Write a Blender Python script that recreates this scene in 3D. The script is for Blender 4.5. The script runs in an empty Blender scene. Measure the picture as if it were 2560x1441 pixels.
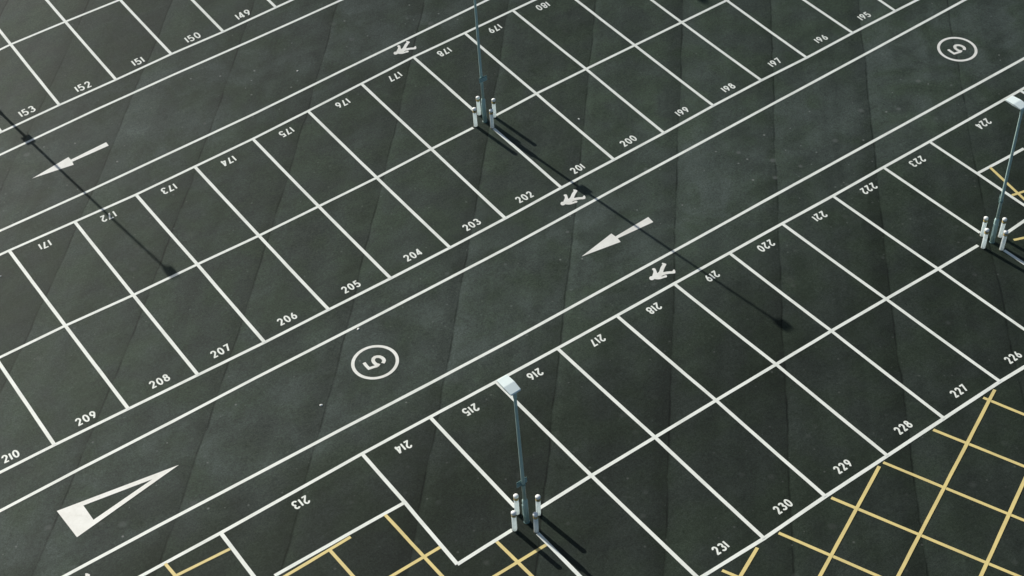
import bpy, bmesh, math, random
from mathutils import Vector, Matrix, noise
scene = bpy.context.scene
COL = scene.collection
R = math.radians
random.seed(11)

# ------------------------------------------------------------------ camera
cam_data = bpy.data.cameras.new('camera')
cam_data.sensor_width = 36.0
cam_data.lens = 52.2022
cam_data.clip_start = 1.0
cam_data.clip_end = 3000.0
cam = bpy.data.objects.new('camera', cam_data)
COL.objects.link(cam)
# rows: camera right, down and forward, in world axes (solved from the bay grid, the lamps and the bollards)
AX = [[0.8099733, -0.5846259, -0.0464304], [-0.4394132, -0.5525392, -0.7082489], [0.388406, 0.5940648, -0.7044343]]
rt, dn, fw = [Vector(a) for a in AX]
M3 = Matrix((rt, -dn, -fw)).transposed()
cam.matrix_world = Matrix.Translation(Vector((-6.5496, -36.8839, 34.6082))) @ M3.to_4x4()
scene.camera = cam

# ------------------------------------------------------------------ light
SUN_EL, SUN_AZ = R(21.2), R(95.7)          # azimuth counter-clockwise from +X
sun_dir = Vector((math.cos(SUN_EL) * math.cos(SUN_AZ), math.cos(SUN_EL) * math.sin(SUN_AZ), math.sin(SUN_EL)))
world = bpy.data.worlds.new('World')
scene.world = world
world.use_nodes = True
wt = world.node_tree
wt.nodes.clear()
sky = wt.nodes.new('ShaderNodeTexSky')
sky.sky_type = 'NISHITA'
sky.sun_disc = False
sky.sun_elevation = SUN_EL
sky.sun_rotation = math.atan2(sun_dir.x, sun_dir.y)
sky.air_density = 1.0
sky.dust_density = 1.5
sky.ozone_density = 1.0
bg = wt.nodes.new('ShaderNodeBackground')
bg.inputs['Strength'].default_value = 0.065
wo = wt.nodes.new('ShaderNodeOutputWorld')
wt.links.new(sky.outputs['Color'], bg.inputs['Color'])
wt.links.new(bg.outputs['Background'], wo.inputs['Surface'])
sl = bpy.data.lights.new('sun', 'SUN')
sl.energy = 4.7
sl.angle = R(0.45)
sl.color = (1.0, 0.965, 0.88)
sun = bpy.data.objects.new('sun', sl)
COL.objects.link(sun)
sun.rotation_euler = sun_dir.to_track_quat('Z', 'Y').to_euler()
sun.location = (10, 20, 60)
scene.view_settings.view_transform = 'Standard'
scene.view_settings.look = 'None'
scene.view_settings.gamma = 1.0
scene.view_settings.use_curve_mapping = False
scene.view_settings.exposure = 0.45

# ------------------------------------------------------------------ surveyed positions (metres)
D = {
    'rows': {'Bt':{'-4':[-9.645,4.843],'-3':[-7.245,4.845],'-2':[-4.845,4.846],'-1':[-2.445,4.847],'0':[-0.07,4.848],'1':[2.371,4.751],'2':[4.73,4.661],'3':[7.111,4.671],'4':[9.548,4.675],'5':[11.982,4.75],'6':[14.423,4.838],'7':[16.882,4.921],'8':[19.303,4.876],'9':[21.635,4.838],'10':[24.023,4.792],'11':[26.379,4.747],'12':[28.703,4.698],'13':[31.103,4.7],'14':[33.503,4.701],'15':[35.903,4.702],'16':[38.303,4.704],'17':[40.703,4.705],'18':[43.103,4.706]},'Bc':{'-4':[-9.615,0.093],'-3':[-7.215,0.095],'-2':[-4.815,0.096],'-1':[-2.415,0.097],'0':[-0.015,0.099],'1':[2.401,-0.006],'2':[4.795,-0.032],'3':[7.16,-0.101],'4':[9.572,-0.106],'5':[12.001,-0.107],'6':[14.417,-0.035],'7':[16.86,0.032],'8':[19.304,0.1],'9':[21.677,0.084],'10':[24.053,0.042],'11':[26.409,-0.003],'12':[28.733,-0.052],'13':[31.133,-0.05],'14':[33.533,-0.049],'15':[35.933,-0.048],'16':[38.333,-0.046],'17':[40.733,-0.045],'18':[43.133,-0.044]},'Bb':{'-4':[-9.585,-4.627],'-3':[-7.185,-4.625],'-2':[-4.785,-4.624],'-1':[-2.385,-4.623],'0':[0.046,-4.672],'1':[2.431,-4.724],'2':[4.804,-4.783],'3':[7.202,-4.786],'4':[9.606,-4.808],'5':[12.01,-4.805],'6':[14.354,-4.777],'7':[16.845,-4.711],'8':[19.244,-4.689],'9':[21.6,-4.668],'10':[24.039,-4.608],'11':[26.44,-4.609],'12':[28.725,-4.671],'13':[31.182,-4.664],'14':[33.485,-4.702],'15':[35.963,-4.768],'16':[38.363,-4.766],'17':[40.763,-4.765],'18':[43.163,-4.764]},'Ct':{'-4':[-4.738,-10.863],'-3':[-2.338,-10.869],'-2':[0.062,-10.875],'-1':[2.433,-10.841],'0':[4.805,-10.807],'1':[7.213,-10.829],'2':[9.643,-10.865],'3':[12.007,-10.886],'4':[14.398,-10.895],'5':[16.811,-10.893],'6':[19.223,-10.902],'7':[21.608,-10.911],'8':[23.966,-10.943],'9':[26.437,-10.946],'10':[28.75,-10.962],'11':[31.151,-10.975],'12':[33.552,-10.987],'13':[35.952,-10.992],'14':[38.352,-10.998]},'Cc':{'0':[4.76,-15.94],'1':[7.189,-15.817],'2':[9.618,-15.694],'3':[12.021,-15.672],'4':[14.434,-15.653],'5':[16.902,-15.646],'6':[19.279,-15.637],'7':[21.691,-15.664],'8':[24.058,-15.707],'9':[26.458,-15.696],'10':[28.858,-15.684],'11':[31.258,-15.672],'12':[33.658,-15.66],'13':[36.058,-15.648],'14':[38.458,-15.636]},'Cb':{'1':[7.189,-20.517],'2':[9.618,-20.394],'3':[11.948,-20.438],'4':[14.347,-20.376],'5':[16.844,-20.362],'6':[19.238,-20.347],'7':[21.705,-20.341],'8':[24.058,-20.407],'9':[26.458,-20.396],'10':[28.858,-20.384],'11':[31.258,-20.372],'12':[33.658,-20.36],'13':[36.058,-20.348],'14':[38.458,-20.336]},'Ab':{'-4':[-4.959,11.262],'-3':[-2.559,11.251],'-2':[-0.159,11.241],'-1':[2.241,11.23],'0':[4.658,11.266],'1':[7.058,11.234],'2':[9.495,11.245],'3':[11.8,11.154],'4':[14.248,11.145],'5':[16.648,11.134],'6':[19.048,11.123],'7':[21.448,11.113],'8':[23.848,11.102],'9':[26.248,11.091],'10':[28.648,11.08],'11':[31.048,11.07],'12':[33.448,11.059],'13':[35.848,11.048],'14':[38.248,11.037],'15':[40.648,11.027],'16':[43.048,11.016]},'Ac':{'-4':[-4.973,15.955],'-3':[-2.573,15.944],'-2':[-0.173,15.933],'-1':[2.227,15.923],'0':[4.677,16.068],'1':[7.043,15.958],'2':[9.45,15.797],'3':[11.786,15.847],'4':[14.234,15.837],'5':[16.634,15.827],'6':[19.034,15.816],'7':[21.434,15.805],'8':[23.834,15.795],'9':[26.234,15.784],'10':[28.634,15.773],'11':[31.034,15.762],'12':[33.434,15.752],'13':[35.834,15.741],'14':[38.234,15.73],'15':[40.634,15.719],'16':[43.034,15.709]}},
    'walk': {'Aw':[[-10.5,9.977],[1.688,10.006],[5.656,10.076],[8.855,10.039],[12.621,9.926],[14.455,9.881],[16.619,9.837],[42.0,9.837]],'Bw':[[-10.5,6.098],[0.069,6.031],[3.402,5.959],[6.334,5.952],[10.38,5.925],[14.223,5.992],[16.969,6.014],[21.262,6.033],[42.0,6.033]],'Dw':[[-10.5,-6.09],[-4.685,-6.068],[-2.157,-6.027],[0.883,-6.027],[3.825,-6.0],[7.651,-6.027],[13.733,-6.035],[18.054,-5.953],[21.675,-5.925],[25.594,-5.898],[30.35,-5.896],[36.182,-5.891],[42.0,-5.891]],'Cw':[[-10.5,-9.509],[-4.093,-9.523],[-1.187,-9.514],[1.91,-9.548],[4.775,-9.576],[7.966,-9.64],[11.11,-9.677],[14.684,-9.665],[18.104,-9.678],[22.111,-9.671],[26.423,-9.696],[30.624,-9.736],[35.157,-9.79],[42.0,-9.79]]},
    'mid': {'Cm0':[[4.796,-13.183],[2.981,-13.177],[0.547,-13.181]],'Cm1':[[28.807,-13.194],[29.895,-13.238],[31.1,-13.286]]},
    'nums': {'149':[12.971,11.61],'150':[10.665,11.637],'151':[8.248,11.704],'152':[5.864,11.696],'153':[3.522,11.734],'171':[1.048,4.303],'172':[3.431,4.222],'173':[5.805,4.175],'174':[8.23,4.153],'175':[10.722,4.211],'176':[13.245,4.291],'177':[15.659,4.378],'178':[18.002,4.408],'179':[20.392,4.347],'180':[22.741,4.296],'195':[32.297,-4.179],'196':[29.966,-4.161],'197':[27.581,-4.127],'198':[25.177,-4.161],'199':[22.923,-4.142],'200':[20.301,-4.205],'201':[17.91,-4.256],'202':[15.529,-4.294],'203':[13.254,-4.304],'204':[10.815,-4.317],'205':[8.346,-4.313],'206':[5.912,-4.289],'207':[3.496,-4.228],'208':[1.341,-4.203],'209':[-1.167,-4.197],'210':[-3.632,-4.21],'213':[2.425,-11.317],'214':[5.917,-11.345],'215':[8.356,-11.35],'216':[10.781,-11.366],'217':[13.224,-11.396],'218':[15.554,-11.38],'219':[18.026,-11.391],'220':[20.427,-11.392],'221':[22.882,-11.422],'222':[25.226,-11.426],'223':[27.617,-11.451],'224':[31.029,-11.454],'226':[22.824,-19.891],'227':[20.441,-19.855],'228':[18.022,-19.865],'229':[15.538,-19.88],'230':[13.149,-19.915],'231':[10.78,-19.958]},
    'figshape': [[-0.057,0.051],[-0.014,0.086],[0.035,0.088],[0.075,0.062],[0.115,0.093],[0.187,0.145],[0.237,0.188],[0.275,0.24],[0.282,0.282],[0.279,0.319],[0.324,0.345],[0.369,0.33],[0.396,0.288],[0.38,0.239],[0.338,0.149],[0.3,0.075],[0.325,0.07],[0.397,0.088],[0.46,0.134],[0.513,0.175],[0.576,0.221],[0.64,0.253],[0.695,0.278],[0.716,0.297],[0.716,0.331],[0.743,0.358],[0.775,0.333],[0.807,0.28],[0.824,0.231],[0.799,0.196],[0.757,0.174],[0.685,0.134],[0.609,0.084],[0.546,0.038],[0.493,-0.009],[0.51,-0.029],[0.575,-0.054],[0.66,-0.101],[0.744,-0.161],[0.775,-0.158],[0.821,-0.132],[0.849,-0.133],[0.858,-0.168],[0.83,-0.229],[0.795,-0.276],[0.759,-0.296],[0.694,-0.265],[0.595,-0.2],[0.498,-0.157],[0.429,-0.137],[0.362,-0.125],[0.297,-0.134],[0.362,-0.159],[0.427,-0.162],[0.461,-0.172],[0.478,-0.209],[0.459,-0.249],[0.413,-0.275],[0.369,-0.253],[0.282,-0.232],[0.201,-0.215],[0.143,-0.182],[0.083,-0.128],[0.054,-0.084],[-0.006,-0.098],[-0.05,-0.083],[-0.078,-0.048],[-0.083,-0.003]],
    'figs': [[16.47,5.569],[16.374,-5.41],[16.402,-10.233],[-4.346,-10.163]],
    'arrows': [[[2.112,7.958],[3.664,8.205],[3.674,8.006],[5.138,8.066],[5.132,7.823],[3.669,7.861],[3.637,7.672]],[[15.244,-7.955],[16.739,-7.681],[16.756,-7.883],[18.259,-7.814],[18.229,-8.122],[16.757,-8.009],[16.724,-8.208]]],
    'tri': [[[-3.355,-7.132],[-3.277,-8.429],[0.269,-7.762]],[[-2.652,-7.429],[-2.637,-8.124],[-0.608,-7.778]]],
    'rounds': [[7.138,-7.782],[33.601,-7.849]],
    'five': [[-0.291,0.199],[-0.304,0.032],[-0.301,-0.12],[-0.139,-0.157],[-0.024,-0.192]],
    'five2': [[0.037,-0.213],[-0.031,-0.103],[-0.038,0.016],[-0.011,0.106],[0.043,0.167],[0.112,0.187],[0.174,0.166],[0.232,0.119],[0.271,0.041],[0.281,-0.052],[0.262,-0.121],[0.214,-0.168],[0.166,-0.195]],
    'yel': {'a':[[[-1.682,-10.895],[-1.619,-11.756]],[[-1.627,-11.47],[0.004,-11.56]]],'b':[[[4.107,-13.23],[4.21,-17.078]],[[4.735,-15.173],[1.564,-15.213]],[[2.913,-13.307],[0.096,-13.399]],[[2.206,-13.362],[2.289,-15.578]]],'c':[[[6.052,-15.989],[6.159,-18.595]],[[7.092,-16.923],[4.04,-16.945]]],'d':[[[21.319,-20.468],[11.37,-24.617]],[[16.363,-20.51],[9.988,-23.286]],[[20.588,-22.772],[12.572,-26.204]],[[11.58,-20.567],[8.021,-22.116]],[[20.794,-20.482],[22.133,-24.36]],[[18.647,-20.465],[20.404,-25.143]],[[16.562,-20.47],[18.649,-25.974]],[[14.442,-20.512],[16.973,-27.028]],[[12.399,-20.542],[14.279,-25.353]],[[10.298,-20.563],[11.628,-23.653]]],'e':[[[29.366,-13.255],[28.726,-16.347]],[[28.819,-14.711],[30.6,-15.133]],[[27.091,-16.268],[28.688,-16.884]]]},
    'pieces': {'d_m2':[[0.062,-10.875],[0.078,-12.969],[0.105,-15.608]],'d0':[[4.805,-10.807],[4.796,-13.183],[4.739,-15.971]],'d1':[[7.213,-10.829],[7.199,-13.102],[7.186,-15.295]],'d1b':[[7.127,-16.45],[7.134,-17.389],[7.139,-18.337],[7.139,-19.591]],'d9':[[26.437,-10.946],[26.467,-13.215],[26.488,-15.345]],'d9b':[[26.447,-16.414],[26.452,-17.251],[26.45,-19.514]],'d10':[[28.75,-10.962],[28.763,-13.234],[28.735,-15.309],[28.682,-17.718]],'d7':[[16.882,4.921],[16.892,2.792],[16.884,0.791]],'d7b':[[16.868,-0.53],[16.863,-2.691],[16.845,-4.711]],'Cc_a':[[4.739,-15.971],[5.753,-15.935],[6.647,-15.91]],'Cc_b':[[7.689,-15.746],[9.618,-15.694]],'Cc_c':[[24.058,-15.707],[25.964,-15.723]],'Cc_d':[[27.214,-15.888],[28.111,-15.841],[29.8,-15.796]],'Bc_a':[[14.417,-0.035],[16.304,-0.015]],'Bc_b':[[17.378,0.033],[19.304,0.1]]},
    'lamps': [[7.144,-15.914],[16.861,0.015],[26.464,-15.886],[2.392,15.127],[26.156,18.945]],
    'lean': [[-0.167,-0.08],[-0.045,0],[-0.14,0.001]],
    'bol': [[[6.7,-15.952],[7.143,-16.372],[7.1,-15.515],[7.557,-15.909]],[[16.431,-0.001],[16.866,-0.455],[16.909,0.457],[17.279,-0.01]],[[26.002,-15.904],[26.406,-16.337],[26.438,-15.476],[26.859,-15.886]]],
    'litter': [[12.894,7.094],[19.659,-2.076],[4.851,-8.316],[7.499,-6.175],[-0.799,3.796]]}

# the tarmac is not flat: it falls and twists gently for drainage
def soft(t, lim=1.7, k=0.5):
    a = abs(t)
    if a <= lim:
        return t
    return math.copysign(lim + k * (1 - math.exp(-(a - lim) / k)), t)

def gz(x, y):
    u = soft((x - 15.0) / 15.0)
    v = soft((y + 5.0) / 15.0)
    return 0.392796 * v * v + 0.612105 * u * v + 0.106008 * u * u

# ------------------------------------------------------------------ object helpers
def tag(o, label=None, cat=None, group=None, kind=None):
    if label: o['label'] = label
    if cat: o['category'] = cat
    if group: o['group'] = group
    if kind: o['kind'] = kind
    return o

def mesh_obj(name, bm, mat, parent=None, smooth=False, loc=None):
    me = bpy.data.meshes.new(name)
    bm.to_mesh(me)
    bm.free()
    if mat: me.materials.append(mat)
    if smooth:
        for p in me.polygons: p.use_smooth = True
    o = bpy.data.objects.new(name, me)
    COL.objects.link(o)
    if parent: o.parent = parent
    if loc: o.location = loc
    return o

def empty(name, loc, rz=0.0):
    o = bpy.data.objects.new(name, None)
    COL.objects.link(o)
    o.location = loc
    o.rotation_euler = (0, 0, rz)
    return o

# ------------------------------------------------------------------ node helpers
def new_mat(name):
    m = bpy.data.materials.new(name)
    m.use_nodes = True
    nt = m.node_tree
    b = nt.nodes['Principled BSDF']
    return m, nt, b

class NT:
    def __init__(s, nt): s.t = nt
    def n(s, typ, **kw):
        x = s.t.nodes.new(typ)
        for k, v in kw.items(): setattr(x, k, v)
        return x
    def put(s, sock, v):
        if isinstance(v, bpy.types.NodeSocket): s.t.links.new(v, sock)
        elif v is not None: sock.default_value = v
    def m(s, op, a, b=None, c=None):
        x = s.n('ShaderNodeMath', operation=op)
        s.put(x.inputs[0], a); s.put(x.inputs[1], b); s.put(x.inputs[2], c)
        return x.outputs[0]
    def noise(s, vec, scale, detail=3.0, rough=0.55, dist=0.0):
        x = s.n('ShaderNodeTexNoise')
        s.put(x.inputs['Vector'], vec)
        x.inputs['Scale'].default_value = scale
        x.inputs['Detail'].default_value = detail
        x.inputs['Roughness'].default_value = rough
        x.inputs['Distortion'].default_value = dist
        return x.outputs['Fac']
    def ramp(s, v, lo, hi, a=0.0, b=1.0):
        x = s.n('ShaderNodeMapRange', interpolation_type='SMOOTHSTEP')
        s.put(x.inputs['Value'], v)
        x.inputs['From Min'].default_value = lo; x.inputs['From Max'].default_value = hi
        x.inputs['To Min'].default_value = a; x.inputs['To Max'].default_value = b
        return x.outputs['Result']
    def mix(s, fac, a, b, blend='MIX'):
        x = s.n('ShaderNodeMix', data_type='RGBA', blend_type=blend)
        s.put(x.inputs[0], fac); s.put(x.inputs[6], a); s.put(x.inputs[7], b)
        return x.outputs[2]
    def scale(s, col, f):
        x = s.n('ShaderNodeVectorMath', operation='SCALE')
        s.put(x.inputs[0], col[:3] if isinstance(col, tuple) else col); s.put(x.inputs[3], f)
        return x.outputs[0]

def rgba(r, g, b): return (r, g, b, 1.0)

# ------------------------------------------------------------------ materials
def asphalt():
    m, nt, b = new_mat('tarmac')
    t = NT(nt)
    pos = t.n('ShaderNodeNewGeometry').outputs['Position']
    sep = t.n('ShaderNodeSeparateXYZ'); t.put(sep.inputs[0], pos)
    X, Y = sep.outputs[0], sep.outputs[1]
    wob = t.noise(pos, 0.35, 2.0)
    wob2 = t.noise(pos, 2.2, 3.0)
    s = t.m('ADD', t.m('MULTIPLY', X, -0.749), t.m('MULTIPLY', Y, 0.663))
    s = t.m('ADD', s, t.m('MULTIPLY', t.m('SUBTRACT', wob, 0.5), 0.22))
    s = t.m('ADD', s, t.m('MULTIPLY', t.m('SUBTRACT', wob2, 0.5), 0.05))
    lane = t.m('DIVIDE', t.m('ADD', s, 2.3), 3.5)
    fr = t.m('FRACT', lane)
    idx = t.m('FLOOR', lane)
    wn = t.n('ShaderNodeTexWhiteNoise', noise_dimensions='1D'); t.put(wn.inputs['W'], idx)
    tone = t.m('ADD', 0.87, t.m('MULTIPLY', wn.outputs['Value'], 0.26))
    # each paver pass: one edge a little darker and rolled smoother
    edge = t.m('ADD', t.ramp(fr, 0.0, 0.24, 0.80, 1.0), t.ramp(fr, 0.50, 1.0, 0.0, 0.15))
    d = t.m('ABSOLUTE', t.m('SUBTRACT', fr, 0.5))
    seam = t.ramp(d, 0.4855, 0.497, 0.0, 1.0)
    seam = t.m('MULTIPLY', seam, t.ramp(t.noise(pos, 0.8, 3.0), 0.30, 0.62, 0.15, 1.0))
    # along-lane streaks
    big_ = t.noise(pos, 0.2, 2.0)
    mp = t.n('ShaderNodeMapping'); t.put(mp.inputs['Vector'], pos)
    mp.inputs['Rotation'].default_value = (0, 0, R(-48.5)); mp.inputs['Scale'].default_value = (0.16, 1.5, 1.0)
    streak = t.noise(mp.outputs[0], 1.0, 4.0, 0.6)
    # screed and roller bands inside each pass
    rb = t.n('ShaderNodeTexNoise', noise_dimensions='1D'); rb.inputs['Scale'].default_value = 1.15; rb.inputs['Detail'].default_value = 2.0
    t.put(rb.inputs['W'], t.m('ADD', s, t.m('MULTIPLY', t.m('SUBTRACT', big_, 0.5), 0.5)))
    bands = t.ramp(rb.outputs['Fac'], 0.30, 0.70, 0.92, 1.08)
    big = t.noise(pos, 0.13, 4.0, 0.55)
    med = t.noise(pos, 0.9, 5.0, 0.6, 0.4)
    grain = t.noise(pos, 22.0, 4.0, 0.75)
    fine = t.noise(pos, 70.0, 2.0, 0.7)
    grit = t.noise(pos, 10.0, 5.0, 0.8)
    v = t.m('MULTIPLY', t.m('MULTIPLY', tone, edge), bands)
    v = t.m('MULTIPLY', v, t.m('ADD', 0.70, t.m('MULTIPLY', streak, 0.60)))
    v = t.m('MULTIPLY', v, t.m('ADD', 0.64, t.m('MULTIPLY', big, 0.72)))
    v = t.m('MULTIPLY', v, t.m('ADD', 0.66, t.m('MULTIPLY', med, 0.68)))
    v = t.m('MULTIPLY', v, t.m('ADD', 0.10, t.m('MULTIPLY', grain, 1.8)))
    v = t.m('MULTIPLY', v, t.m('ADD', 0.30, t.m('MULTIPLY', fine, 1.4)))
    v = t.m('MULTIPLY', v, t.m('ADD', 0.40, t.m('MULTIPLY', grit, 1.2)))
    v = t.m('MULTIPLY', v, t.m('SUBTRACT', 1.0, t.m('MULTIPLY', seam, 0.50)))
    # driving lanes: polished, greyer and dustier than the bays
    def band(lo, hi, c=0.9):
        w_ = t.m('ADD', Y, t.m('MULTIPLY', t.m('SUBTRACT', wob, 0.5), 1.5))
        return t.m('MULTIPLY', t.ramp(w_, lo - c, lo + c), t.m('SUBTRACT', 1.0, t.ramp(w_, hi - c, hi + c)))
    aisle = t.m('ADD', band(5.4, 10.8), band(-10.2, -5.4))
    dust = t.m('MULTIPLY', aisle, t.ramp(t.noise(pos, 0.55, 4.0, 0.6, 0.8), 0.32, 0.72))
    colA = t.mix(t.ramp(t.noise(pos, 0.7, 3.0), 0.35, 0.65), rgba(0.0395, 0.0545, 0.0400), rgba(0.0420, 0.0540, 0.0465))
    col = t.mix(t.m('MULTIPLY', dust, 0.85), colA, rgba(0.0620, 0.0780, 0.0710))
    # tarmac colour gets darker towards the lower bay block
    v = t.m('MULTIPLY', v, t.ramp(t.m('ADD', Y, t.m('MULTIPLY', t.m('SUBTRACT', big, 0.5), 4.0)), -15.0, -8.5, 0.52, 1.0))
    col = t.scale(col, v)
    # pale gull-spotting and dropped paint: small scattered flecks
    def flecks(scale, keep, rad, amt, shade):
        nonlocal col
        vo = t.n('ShaderNodeTexVoronoi', feature='F1'); t.put(vo.inputs['Vector'], pos)
        vo.inputs['Scale'].default_value = scale
        vo.inputs['Randomness'].default_value = 1.0
        c = t.n('ShaderNodeSeparateColor'); t.put(c.inputs[0], vo.outputs['Color'])
        pick = t.m('GREATER_THAN', c.outputs[0], keep)
        rr = t.m('MULTIPLY', t.m('ADD', 0.4, c.outputs[1]), rad)
        spot = t.m('SUBTRACT', 1.0, t.m('DIVIDE', vo.outputs['Distance'], rr))
        spot = t.m('MULTIPLY', t.ramp(spot, 0.0, 0.7), pick)
        spot = t.m('MULTIPLY', spot, t.m('MULTIPLY', amt, c.outputs[2]))
        spot = t.m('MULTIPLY', spot, t.m('ADD', 0.35, t.m('MULTIPLY', aisle, 0.75)))
        col = t.mix(spot, col, shade)
    flecks(1.6, 0.60, 0.20, 0.36, rgba(0.16, 0.17, 0.165))
    flecks(0.55, 0.55, 0.14, 0.24, rgba(0.15, 0.16, 0.155))
    flecks(5.0, 0.86, 0.22, 0.60, rgba(0.25, 0.26, 0.25))
    t.put(b.inputs['Base Color'], col)
    t.put(b.inputs['Roughness'], t.m('ADD', t.m('MULTIPLY', med, 0.16), 0.52))
    b.inputs['Specular IOR Level'].default_value = 0.045
    bp = t.n('ShaderNodeBump'); bp.inputs['Strength'].default_value = 0.55; bp.inputs['Distance'].default_value = 0.012
    t.put(bp.inputs['Height'], t.m('ADD', grain, fine))
    t.put(b.inputs['Normal'], bp.outputs[0])
    return m

def paint(name, base, dirty, wear=0.5):
    m, nt, b = new_mat(name)
    t = NT(nt)
    pos = t.n('ShaderNodeNewGeometry').outputs['Position']
    n1 = t.noise(pos, 1.3, 5.0, 0.65)
    n2 = t.noise(pos, 9.0, 4.0, 0.7)
    n3 = t.noise(pos, 45.0, 3.0, 0.75)
    col = t.mix(t.ramp(n1, 0.36, 0.76, 0.0, wear), base, dirty)
    col = t.mix(t.ramp(n2, 0.52, 0.78, 0.0, wear * 0.9), col, dirty)
    worn = t.m('MULTIPLY', t.ramp(n3, 0.60, 0.74), t.ramp(n1, 0.40, 0.70, 0.05, 0.75))
    col = t.mix(t.m('MULTIPLY', worn, wear), col, rgba(0.14, 0.145, 0.135))
    t.put(b.inputs['Base Color'], col)
    b.inputs['Roughness'].default_value = 0.62
    b.inputs['Specular IOR Level'].default_value = 0.35
    bp = t.n('ShaderNodeBump'); bp.inputs['Strength'].default_value = 0.4; bp.inputs['Distance'].default_value = 0.006
    t.put(bp.inputs['Height'], n3); t.put(b.inputs['Normal'], bp.outputs[0])
    return m

def plastic(name, col, trans):
    # thin moulded plastic sleeve: part of the light comes through the wall
    m, nt, b = new_mat(name)
    t = NT(nt)
    pos = t.n('ShaderNodeTexCoord').outputs['Object']
    c = t.scale(rgba(*col), t.m('ADD', 0.92, t.m('MULTIPLY', t.noise(pos, 9.0, 4.0, 0.65), 0.16)))
    t.put(b.inputs['Base Color'], c)
    b.inputs['Roughness'].default_value = 0.45
    tr = t.n('ShaderNodeBsdfTranslucent'); t.put(tr.inputs['Color'], c)
    mx = t.n('ShaderNodeMixShader'); mx.inputs[0].default_value = trans
    nt.links.new(b.outputs[0], mx.inputs[1]); nt.links.new(tr.outputs[0], mx.inputs[2])
    nt.links.new(mx.outputs[0], nt.nodes['Material Output'].inputs['Surface'])
    return m

def solid(name, col, rough=0.5, metal=0.0, var=0.12, scale=6.0, spec=0.5):
    m, nt, b = new_mat(name)
    t = NT(nt)
    pos = t.n('ShaderNodeTexCoord').outputs['Object']
    n1 = t.noise(pos, scale, 4.0, 0.65)
    c = t.scale(rgba(*col), t.m('ADD', 1.0 - var, t.m('MULTIPLY', n1, 2 * var)))
    t.put(b.inputs['Base Color'], c)
    t.put(b.inputs['Roughness'], t.m('ADD', rough - 0.08, t.m('MULTIPLY', n1, 0.16)))
    b.inputs['Metallic'].default_value = metal
    b.inputs['Specular IOR Level'].default_value = spec
    return m

TARMAC = asphalt()
WHITE = paint('white_road_paint', rgba(0.78, 0.805, 0.75), rgba(0.55, 0.575, 0.525), 0.55)
WHITE_SYM = paint('white_symbol_paint', rgba(0.79, 0.79, 0.745), rgba(0.60, 0.59, 0.53), 0.65)
YELLOW = paint('yellow_road_paint', rgba(0.70, 0.565, 0.225), rgba(0.52, 0.43, 0.19), 0.65)
TEAL = solid('teal_grey_painted_steel', (0.40, 0.56, 0.54), 0.42, 0.0, 0.15, 3.0)
TEAL_DARK = solid('dark_teal_sign_metal', (0.16, 0.27, 0.26), 0.5, 0.0, 0.15, 8.0)
TEAL_LIGHT = solid('pale_teal_rail_metal', (0.45, 0.60, 0.58), 0.45, 0.0, 0.12, 8.0)
HEAD = solid('pale_aluminium_lamp_cover', (0.74, 0.84, 0.83), 0.42, 0.0, 0.05, 4.0)
LENS = solid('frosted_lamp_lens', (0.45, 0.48, 0.48), 0.25)
BOL = plastic('white_plastic_bollard', (0.84, 0.90, 0.90), 0.60)
CAP = solid('white_bollard_cap', (0.90, 0.91, 0.88), 0.55, 0.0, 0.03, 9.0, 0.3)
BAND = solid('amber_reflective_band', (0.62, 0.46, 0.16), 0.4, 0.0, 0.15, 20.0)
GROOVE = solid('dark_bollard_groove', (0.05, 0.042, 0.022), 0.7, 0.0, 0.2, 20.0)  # plain dark brown for the bollard grooves and base ring
LITTER = solid('white_litter_paper', (0.75, 0.75, 0.72), 0.7, 0.0, 0.15, 20.0)

# ------------------------------------------------------------------ ground sheet
def axis(lo, hi, step, far):
    v, a = [], lo
    while a <= hi + 1e-6:
        v.append(a); a += step
    g, p = step, hi
    while p < far:
        g *= 1.35; p += g; v.append(p)
    g, p = step, lo
    while p > -far:
        g *= 1.35; p -= g; v.insert(0, p)
    return v
bm = bmesh.new()
xs, ys = axis(-16, 52, 0.75, 900), axis(-34, 40, 0.75, 900)
grid = [[bm.verts.new((x, y, gz(x, y))) for x in xs] for y in ys]
for j in range(len(ys) - 1):
    for i in range(len(xs) - 1):
        bm.faces.new((grid[j][i], grid[j][i + 1], grid[j + 1][i + 1], grid[j + 1][i]))
tag(mesh_obj('ground', bm, TARMAC, smooth=True), 'dark grey tarmac car park surface with paving seams', 'ground', kind='structure')

# ------------------------------------------------------------------ flat painted marks
LOW, HIGH, TOP = 0.006, 0.010, 0.014

def resample(pts, step=0.6):
    out = [Vector(pts[0])]
    for a, b in zip(pts, pts[1:]):
        a, b = Vector(a), Vector(b)
        n = max(1, int((b - a).length / step))
        for k in range(1, n + 1): out.append(a.lerp(b, k / n))
    return out

def ribbon_pts(P, w, closed=False):
    """left and right edge of a stroke with mitred corners"""
    n = len(P); Lf, Rt = [], []
    for k in range(n):
        a = P[(k - 1) % n] if (closed or k > 0) else None
        c = P[(k + 1) % n] if (closed or k < n - 1) else None
        d1 = (P[k] - a).normalized() if a is not None else None
        d2 = (c - P[k]).normalized() if c is not None else None
        if d1 is None: d1 = d2
        if d2 is None: d2 = d1
        n1, n2 = Vector((-d1.y, d1.x)), Vector((-d2.y, d2.x))
        mth = n1 + n2
        if mth.length < 1e-4: mth = n1
        mth.normalize()
        s = w / 2 / max(0.45, mth.dot(n1))
        Lf.append(P[k] + mth * s); Rt.append(P[k] - mth * s)
    return Lf, Rt

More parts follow.
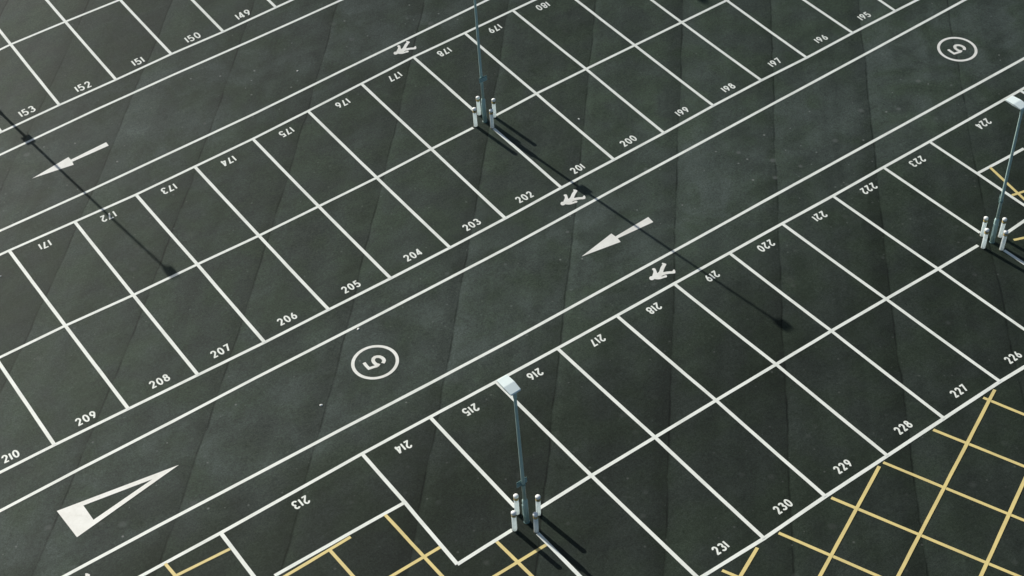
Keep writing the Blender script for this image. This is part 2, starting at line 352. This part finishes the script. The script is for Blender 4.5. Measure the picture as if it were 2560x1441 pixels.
def add_ribbon(bm, P, w, off, org, closed=False, rag=0.0):
    Lf, Rt = ribbon_pts(P, w, closed)
    if rag:
        for k in range(len(P)):
            q = noise.noise((P[k].x * 1.7, P[k].y * 1.7, w)); q2 = noise.noise((P[k].x * 1.7 + 40, P[k].y * 1.7, w))
            dv = (Lf[k] - Rt[k]).normalized()
            Lf[k] = Lf[k] + dv * q * rag; Rt[k] = Rt[k] - dv * q2 * rag
    def V(p): return bm.verts.new((p.x - org[0], p.y - org[1], gz(p.x, p.y) + off - org[2]))
    l = [V(p) for p in Lf]; r = [V(p) for p in Rt]
    n = len(P)
    for k in range(n if closed else n - 1):
        j = (k + 1) % n
        f = bm.faces.new((r[k], r[j], l[j], l[k]))
        f.normal_update()
        if f.normal.z < 0: f.normal_flip()

def paint_line(name, pts, w, off, mat, label=None, cat=None, group=None, parent=None, rag=0.006):
    P = resample([(p[0], p[1]) for p in pts])
    mid = P[len(P) // 2]
    org = (mid.x, mid.y, gz(mid.x, mid.y))
    bm = bmesh.new()
    add_ribbon(bm, P, w, off, org, rag=rag)
    if parent:
        pl = parent.location
        o = mesh_obj(name, bm, mat, parent, loc=(org[0] - pl.x, org[1] - pl.y, org[2] - pl.z))
    else:
        o = mesh_obj(name, bm, mat, loc=org)
    return tag(o, label, cat, group)

def add_polygon(bm, rings, off, org):
    """flat outline (first ring) with optional holes, draped on the ground"""
    es = []
    for ring in rings:
        vs = [bm.verts.new((p[0] - org[0], p[1] - org[1], gz(p[0], p[1]) + off - org[2])) for p in ring]
        es += [bm.edges.new((vs[k], vs[(k + 1) % len(vs)])) for k in range(len(vs))]
    bmesh.ops.triangle_fill(bm, use_beauty=True, edges=es)
    for f in bm.faces:
        f.normal_update()
        if f.normal.z < 0: f.normal_flip()

def paint_polygon(name, rings, label, cat, group=None, mat=None, off=LOW):
    cx = sum(p[0] for p in rings[0]) / len(rings[0]); cy = sum(p[1] for p in rings[0]) / len(rings[0])
    org = (cx, cy, gz(cx, cy))
    bm = bmesh.new()
    add_polygon(bm, rings, off, org)
    return tag(mesh_obj(name, bm, mat or WHITE_SYM, loc=org), label, cat, group)

LW = 0.115
rows = {k: {int(i): Vector(p) for i, p in v.items()} for k, v in D['rows'].items()}
walk = {k: [Vector(p) for p in v] for k, v in D['walk'].items()}
pc = {k: [Vector(p) for p in v] for k, v in D['pieces'].items()}
def row(k, a, b): return [rows[k][i] for i in range(a, b + 1)]
def walkrow(k): return walk[k]

ROWG = 'long white lines along the parking rows'
for nm, pts, lab in (
    ('row_line', row('Ab', -4, 16), 'long white line along the front of bays 149 to 153'),
    ('row_line', row('Ac', -4, 16), 'white line along the backs of bays 149 to 153'),
    ('walkway_line', walkrow('Aw'), 'white walkway line parallel to the front of bays 149 to 153'),
    ('walkway_line', walkrow('Bw'), 'white walkway line parallel to the front of bays 171 to 180'),
    ('row_line', row('Bt', -4, 18), 'long white line along the front of bays 171 to 180'),
    ('row_line', row('Bc', -4, 6) + pc['Bc_a'][1:], 'white centre line between bays 171 to 176 and 203 to 208'),
    ('row_line', pc['Bc_b'][:1] + row('Bc', 8, 18), 'white centre line behind bays 195 to 200 ending at the bollards'),
    ('row_line', row('Bb', -4, 18), 'long white line along the front of bays 195 to 210'),
    ('walkway_line', walkrow('Dw'), 'white walkway line parallel to the front of bays 195 to 210'),
    ('walkway_line', walkrow('Cw'), 'white walkway line parallel to the front of bays 213 to 224'),
    ('row_line', row('Ct', -4, 14), 'long white line along the front of bays 213 to 224'),
    ('row_line', pc['Cc_a'], 'short white line closing the back of bay 214 up to the bollards'),
    ('row_line', pc['Cc_b'][:1] + row('Cc', 2, 8) + pc['Cc_c'][1:], 'white centre line between bays 215 to 222 and 226 to 231'),
    ('row_line', pc['Cc_d'], 'short white line running right from the bollards near bay 223'),
    ('row_line', row('Cb', 1, 14), 'long white line along the front of bays 226 to 231 beside yellow hatching'),
    ('row_line', [Vector(p) for p in D['mid']['Cm0']], 'white line along the lower side of wide bay 213'),
    ('row_line', [Vector(p) for p in D['mid']['Cm1']], 'white line along the lower side of bay 224'),
):
    paint_line(nm, pts, LW, LOW, WHITE, lab, 'road line', ROWG)

DIVG = 'white divider lines between parking bays'
def divider(pts, lab): paint_line('divider_line', pts, LW, HIGH, WHITE, lab, 'parking line', DIVG)
for i in range(-1, 6):
    a, c = rows['Ab'][i], rows['Ac'][i]
    lab = 'white divider line between bays %d and %d' % (153 - i, 152 - i) if 0 <= i <= 3 else ('white divider line left of bay 153' if i < 0 else ('white divider line right of bay 149' if i == 4 else 'white divider line second to the right of bay 149'))
    divider([a, c, c + (c - a)], lab)
for i in range(-1, 16):
    if i == 7: continue
    lab = 'white divider line between bays %d and %d' % (209 - i, 208 - i)
    if i == -1: lab = 'white divider line between bays 210 and 209 at the left edge'
    if i == 14: lab = 'white divider line right of bay 195'
    if i == 15: lab = 'white divider line second to the right of bay 195'
    divider([rows['Bt'][i], rows['Bc'][i], rows['Bb'][i]], lab)
divider(pc['d7'], 'white divider line between bays 177 and 178 stopping at the bollards')
divider(pc['d7b'], 'white divider line between bays 202 and 201 starting at the bollards')
divider(pc['d_m2'], 'white divider line left of wide bay 213 beside yellow lines')
divider(pc['d0'], 'white divider line between bays 213 and 214')
divider(pc['d1'], 'white divider line between bays 214 and 215 stopping at the bollards')
divider(pc['d1b'], 'white line running down from the bollards at the bottom centre, partly in shadow')
for j in range(2, 9):
    lab = 'white divider line between bays %d and %d' % (213 + j, 214 + j)
    divider([rows['Ct'][j], rows['Cc'][j], rows['Cb'][j]], lab)
divider(pc['d9'], 'white divider line between bays 222 and 223 stopping at the bollards')
divider(pc['d9b'], 'white line running down from the right-hand bollards, partly in shadow')
divider(pc['d10'], 'white divider line between bays 223 and 224')
divider([rows['Ct'][12], rows['Ct'][12] + Vector((0.0, -2.4))], 'white divider line at the right end of bay 224')

# yellow hatching: each zone one thing, its stripes parts in two directions
for key, lab in (('a', 'yellow hatched marking left of the wide bay 213'),
                 ('b', 'yellow hatched marking under bay 213 and beside bay 214'),
                 ('c', 'yellow hatched marking under the back of bay 214 beside the bollards'),
                 ('d', 'large yellow box hatching below bays 226 to 231'),
                 ('e', 'yellow hatched marking behind the right-hand lamp under bay 224')):
    S = D['yel'][key]
    cx = sum(p[0] for s in S for p in s) / (2 * len(S)); cy = sum(p[1] for s in S for p in s) / (2 * len(S))
    e = empty('yellow_hatching', (cx, cy, gz(cx, cy)))
    tag(e, lab, 'yellow hatching', 'yellow hatched no parking zones')
    ref = Vector(S[0][1]) - Vector(S[0][0])
    for a, b in S:
        d = Vector(b) - Vector(a)
        same = abs(d.normalized().dot(ref.normalized())) > 0.7
        paint_line('stripe', [a, b], 0.10, HIGH if same else LOW, YELLOW, parent=e, rag=0.008)

# ------------------------------------------------------------------ painted bay numbers
def arc(cx, cy, rx, ry, a0, a1, n=10):
    return [(cx + rx * math.cos(R(a0 + (a1 - a0) * k / n)), cy + ry * math.sin(R(a0 + (a1 - a0) * k / n))) for k in range(n + 1)]
# centre-line strokes in a 1 x 1 box; each digit is a list of (points, closed)
GLYPH = {
    '0': [(arc(0.5, 0.5, 0.5, 0.5, 90, 450, 22)[:-1], True)],
    '1': [([(0.5, 0.0), (0.5, 1.0)], False)],
    '2': [(arc(0.5, 0.72, 0.46, 0.28, 172, -25, 10) + [(0.10, 0.02), (0.10, 0.0), (1.0, 0.0)], False)],
    '3': [(arc(0.45, 0.76, 0.45, 0.24, 155, -70, 9) + [(0.42, 0.53)], False),
          (arc(0.45, 0.27, 0.53, 0.27, 75, -160, 10), False)],
    '4': [([(0.74, 0.0), (0.74, 1.0), (0.64, 1.0), (0.0, 0.30), (0.0, 0.24), (1.06, 0.24)], False)],
    '5': [([(0.92, 1.0), (0.16, 1.0), (0.10, 0.56)] + arc(0.44, 0.30, 0.52, 0.31, 112, -155, 11), False)],
    '6': [(arc(0.5, 0.29, 0.47, 0.29, 90, 450, 18)[:-1], True), ([(0.72, 1.0), (0.34, 0.72), (0.06, 0.36)], False)],
    '7': [([(0.0, 1.0), (0.97, 1.0), (0.30, 0.0)], False)],
    '8': [(arc(0.5, 0.77, 0.38, 0.23, 90, 450, 16)[:-1], True), (arc(0.5, 0.28, 0.5, 0.28, 90, 450, 18)[:-1], True)],
    '9': [(arc(0.5, 0.71, 0.47, 0.29, 90, 450, 18)[:-1], True), ([(0.28, 0.0), (0.66, 0.28), (0.94, 0.64)], False)],
}
DW0, DH0, SW0, GAP0 = 0.163, 0.355, 0.064, 0.050
def row_tangent(k, x):
    r = rows[k]; ks = sorted(r)
    for a, b in zip(ks, ks[1:]):
        if r[a].x <= x <= r[b].x:
            lo, hi = r[max(ks[0], a - 1)], r[min(ks[-1], b + 1)]
            return math.atan2(hi.y - lo.y, hi.x - lo.x)
    return 0.0

def bay_number(num, c):
    txt = str(num)
    if num < 160: k, flip = 'Ab', False
    elif num < 190: k, flip = 'Bt', True
    elif num < 212: k, flip = 'Bb', False
    elif num < 225: k, flip = 'Ct', True
    else: k, flip = 'Cb', False
    rz = row_tangent(k, c[0]) + (math.pi if flip else 0.0) + R(random.uniform(-1.2, 1.2))
    q_ = {'Ab': 1.0, 'Bt': 0.87, 'Bb': 0.82, 'Ct': 0.80, 'Cb': 0.72}[k]
    DW, DH, SW, GAP = DW0 * q_, DH0 * q_, SW0 * (0.5 + 0.5 * q_), GAP0 * q_
    root = empty('bay_number', (c[0], c[1], gz(c[0], c[1])))
    tag(root, 'white painted number %d on the tarmac of its bay' % num, 'bay number', 'white painted bay numbers')
    ws = [0.0 if ch == '1' else DW for ch in txt]
    tot = sum(ws) + SW * len(ws) + GAP * (len(ws) - 1)
    x = -tot / 2
    ca, sa = math.cos(rz), math.sin(rz)
    for ch, wd in zip(txt, ws):
        bm = bmesh.new()
        dy = random.uniform(-0.008, 0.008)
        for q, (pts, closed) in enumerate(GLYPH[ch]):
            P = []
            for (gx, gy) in pts:
                lx = x + SW / 2 + (gx * wd if ch != '1' else 0.0)
                ly = (gy - 0.5) * DH + dy
                P.append(Vector((c[0] + lx * ca - ly * sa, c[1] + lx * sa + ly * ca)))
            add_ribbon(bm, P, SW, LOW + 0.003 * q, tuple(root.location), closed)
        mesh_obj('digit', bm, WHITE, root)
        x += wd + SW + GAP

for num, c in D['nums'].items(): bay_number(int(num), c)

# ------------------------------------------------------------------ painted symbols
for c, lab in zip(D['figs'], ('white painted walking figure beside bay 177 and 178', 'white painted walking figure in the walkway by bay 202',
                              'white painted walking figure in the walkway above bay 218', 'white painted walking figure cut off at the bottom left edge')):
    paint_polygon('walking_figure_symbol', [[(c[0] + p[0], c[1] + p[1]) for p in D['figshape']]], lab, 'pedestrian symbol', 'walking figure symbols in the walkways')
paint_polygon('direction_arrow', [D['arrows'][0]], 'long white arrow on the upper left driving lane crossed by a pole shadow', 'road arrow', 'white direction arrows')
paint_polygon('direction_arrow', [D['arrows'][1]], 'long white arrow on the central driving lane by bay 219', 'road arrow', 'white direction arrows')
paint_polygon('give_way_triangle', D['tri'], 'elongated hollow white triangle with a solid base at lower left', 'road triangle')

def speed_roundel(c, lab):
    root = empty('speed_roundel', (c[0], c[1], gz(c[0], c[1])))
    tag(root, lab, 'speed marking', 'white 5 in a circle markings')
    bm = bmesh.new()
    P = [Vector((c[0] + 0.705 * math.cos(2 * math.pi * k / 72), c[1] + 0.705 * math.sin(2 * math.pi * k / 72))) for k in range(72)]
    add_ribbon(bm, P, 0.105, LOW, tuple(root.location), True, rag=0.004)
    mesh_obj('ring', bm, WHITE_SYM, root)
    bm = bmesh.new()
    add_ribbon(bm, [Vector((c[0] + p[0], c[1] + p[1])) for p in D['five']], 0.105, LOW, tuple(root.location))
    add_ribbon(bm, [Vector((c[0] + p[0], c[1] + p[1])) for p in D['five2']], 0.115, LOW + 0.003, tuple(root.location))
    mesh_obj('digit', bm, WHITE_SYM, root)
speed_roundel(D['rounds'][0], 'white painted 5 in a circle on the lane below bay 206')
speed_roundel(D['rounds'][1], 'white painted 5 in a circle at the upper right corner')

# ------------------------------------------------------------------ lamp posts and bollards
def lathe(prof, n=24, cap=True):
    bm = bmesh.new()
    rings = [[bm.verts.new((r * math.cos(2 * math.pi * k / n), r * math.sin(2 * math.pi * k / n), z)) for k in range(n)] for r, z in prof]
    for a, b in zip(rings, rings[1:]):
        for k in range(n): bm.faces.new((a[k], a[(k + 1) % n], b[(k + 1) % n], b[k]))
    if cap:
        bm.faces.new(rings[-1]); bm.faces.new(rings[0][::-1])
    return bm

def box(x0, x1, y0, y1, z0, z1, bev=0.0):
    bm = bmesh.new()
    v = [bm.verts.new((x, y, z)) for z in (z0, z1) for y in (y0, y1) for x in (x0, x1)]
    for f in ((0, 2, 3, 1), (4, 5, 7, 6), (0, 1, 5, 4), (2, 6, 7, 3), (0, 4, 6, 2), (1, 3, 7, 5)):
        bm.faces.new([v[k] for k in f])
    if bev: bmesh.ops.bevel(bm, geom=bm.edges[:], offset=bev, segments=2, profile=0.7, affect='EDGES')
    return bm

HT = 5.75
def head_mesh():
    # flat lantern reaching out from the post top, cover humped across the middle
    bm = bmesh.new()
    secs = [(-0.075, 0.140, 0.020, -0.002), (-0.055, 0.158, 0.036, -0.010), (0.215, 0.170, 0.066, -0.014), (0.235, 0.170, 0.067, -0.014), (0.535, 0.162, 0.046, -0.008), (0.555, 0.148, 0.030, -0.002)]
    rings = []
    for y, hw, zt, zb in secs:
        c = 0.007
        pr = [(-hw, zb + 0.008), (-hw, zt - c), (-hw + c, zt - 0.001), (-hw * 0.4, zt), (hw * 0.4, zt), (hw - c, zt - 0.001), (hw, zt - c), (hw, zb + 0.008), (hw - 0.02, zb), (-hw + 0.02, zb)]
        rings.append([bm.verts.new((x, y, z)) for x, z in pr])
    n = len(rings[0])
    for a, b in zip(rings, rings[1:]):
        for k in range(n): bm.faces.new((a[k], b[k], b[(k + 1) % n], a[(k + 1) % n]))
    bm.faces.new(rings[0]); bm.faces.new(rings[-1][::-1])
    bmesh.ops.recalc_face_normals(bm, faces=bm.faces[:])
    return bm

def lamp_post(c, lean, plate, label, cat='street lamp'):
    z = gz(c[0], c[1])
    root = empty('lamp_post', (c[0], c[1], z))
    root.rotation_euler = (-lean[1] / HT, lean[0] / HT, 0)
    tag(root, label, cat, 'teal grey lamp posts')
    base = mesh_obj('base_section', lathe([(0.080, -0.06), (0.080, 0.985), (0.076, 1.02), (0.064, 1.055), (0.060, 1.07)]), TEAL, root, True)
    mesh_obj('access_door', box(-0.094, -0.074, -0.035, 0.035, 0.36, 0.86, 0.006), TEAL, base)
    mesh_obj('flange', lathe([(0.092, -0.05), (0.092, 0.016), (0.081, 0.022)]), TEAL_DARK, root)
    mesh_obj('shaft', lathe([(0.053, 1.06), (0.050, 2.2), (0.045, 4.0), (0.041, HT - 0.30), (0.041, HT - 0.2)]), TEAL, root, True)
    mesh_obj('collar', lathe([(0.050, HT - 0.26), (0.053, HT - 0.24), (0.053, HT - 0.02), (0.045, HT)]), TEAL, root, True)
    hd = mesh_obj('lamp_head', head_mesh(), HEAD, root, False)
    hd.location = (0, 0, HT)
    mesh_obj('lens', box(-0.115, 0.115, 0.08, 0.43, -0.030, -0.012, 0.006), LENS, hd)
    if plate:
        side, yaw, x0, x1, pz = plate
        pl = mesh_obj('sign_plate', box(x0, x1, -0.006, 0.006, -0.11, 0.11, 0.004), TEAL_DARK, root)
        ca, sa = math.cos(yaw), math.sin(yaw)
        pl.location = (-sa * side * 0.072, ca * side * 0.072, pz); pl.rotation_euler = (0, 0, yaw)
        for zz in (-0.095, -0.035, 0.025):
            mesh_obj('rail', box(x0 + 0.004, x1 - 0.004, -0.020, -0.0065, zz, zz + 0.02, 0.003), TEAL_LIGHT, pl)
        mesh_obj('clamp', lathe([(0.064, pz - 0.03), (0.064, pz + 0.03)]), TEAL_DARK, root)
    return root

L = D['lamps']
lamp_post(L[0], D['lean'][0], (1, 0.0, -0.175, 0.175, 1.78), 'teal grey lamp post with pale flat head beside bay 215 at bottom centre')
lamp_post(L[1], D['lean'][1], (-1, 0.0, -0.15, 0.19, 1.98), 'teal grey lamp post beside bay 178 running out of the top of the picture')
lamp_post(L[2], D['lean'][2], (1, R(35), 0.0, 0.20, 1.85), 'teal grey lamp post with pale flat head at the right edge')
lamp_post(L[3], (0, 0), (-1, 0.0, -0.175, 0.175, 1.80), 'lamp post outside the left edge whose long shadow crosses bay 172')
lamp_post(L[4], (0, 0), (-1, 0.0, -0.175, 0.175, 1.90), 'lamp post outside the top edge whose head shadow falls near bay 197')

def bollard_parts(root):
    mesh_obj('post', lathe([(0.069, -0.05), (0.069, 0.02), (0.068, 0.655)]), BOL, root, True)
    mesh_obj('groove', lathe([(0.0655, 0.653), (0.0655, 0.677)]), GROOVE, root, True)
    mesh_obj('band', lathe([(0.064, 0.6765), (0.0695, 0.678), (0.0695, 0.714), (0.064, 0.7155)]), BAND, root, True)
    mesh_obj('groove', lathe([(0.062, 0.715), (0.062, 0.756)]), GROOVE, root, True)
    pr = [(0.062, 0.755), (0.072, 0.758), (0.074, 0.815)] + [(0.074 * math.cos(R(a)), 0.815 + 0.034 * math.sin(R(a))) for a in (15, 30, 45, 60, 75, 86)]
    mesh_obj('cap', lathe(pr), CAP, root, True)
    mesh_obj('base_ring', lathe([(0.082, -0.03), (0.082, 0.012), (0.072, 0.020)]), GROOVE, root, True)

proto = None
WHERE = ('left of', 'in front of', 'behind', 'right of')
POST = ('the lamp post at bottom centre', 'the lamp post beside bay 178', 'the lamp post at the right edge')
order = ((0, 1, 2, 3), (0, 1, 2, 3), (0, 1, 2, 3))
for g, grp in enumerate(D['bol']):
    for k, c in enumerate(grp):
        loc = (c[0], c[1], gz(c[0], c[1]))
        if proto is None:
            r_ = empty('bollard', loc); bollard_parts(r_); proto = r_
        else:
            r_ = proto.copy(); COL.objects.link(r_)
            for ch in proto.children:
                d_ = ch.copy(); COL.objects.link(d_); d_.parent = r_
            r_.location = loc
        r_.rotation_euler = (R(random.uniform(-0.8, 0.8)), R(random.uniform(-0.8, 0.8)), random.uniform(0, 6))
        tag(r_, 'white bollard with amber band standing %s %s' % (WHERE[k], POST[g]), 'bollard', 'white bollards round the lamp posts')

# ------------------------------------------------------------------ litter
for (x, y), s, lab in zip(D['litter'], (0.05, 0.05, 0.06, 0.06, 0.04), (
        'tiny white scrap of litter on the upper lane above bay 176', 'tiny white scrap of litter inside bay 200',
        'small white scrap of litter on the lane above bay 215', 'small white scrap of litter on the walkway line below bay 205',
        'tiny white scrap of litter at the left edge beside bay 171')):
    bm = bmesh.new()
    n = 7
    ring = [bm.verts.new((s * random.uniform(0.6, 1.1) * math.cos(6.283 * k / n), 0.7 * s * random.uniform(0.6, 1.1) * math.sin(6.283 * k / n), random.uniform(0.0, 0.006))) for k in range(n)]
    top = bm.verts.new((0, 0, 0.022))
    for k in range(n): bm.faces.new((ring[k], ring[(k + 1) % n], top))
    bm.faces.new(ring[::-1])
    o = mesh_obj('litter_scrap', bm, LITTER, loc=(x, y, gz(x, y) + 0.006))
    o.rotation_euler = (0, 0, random.uniform(0, 3))
    tag(o, lab, 'litter', 'scraps of white litter')
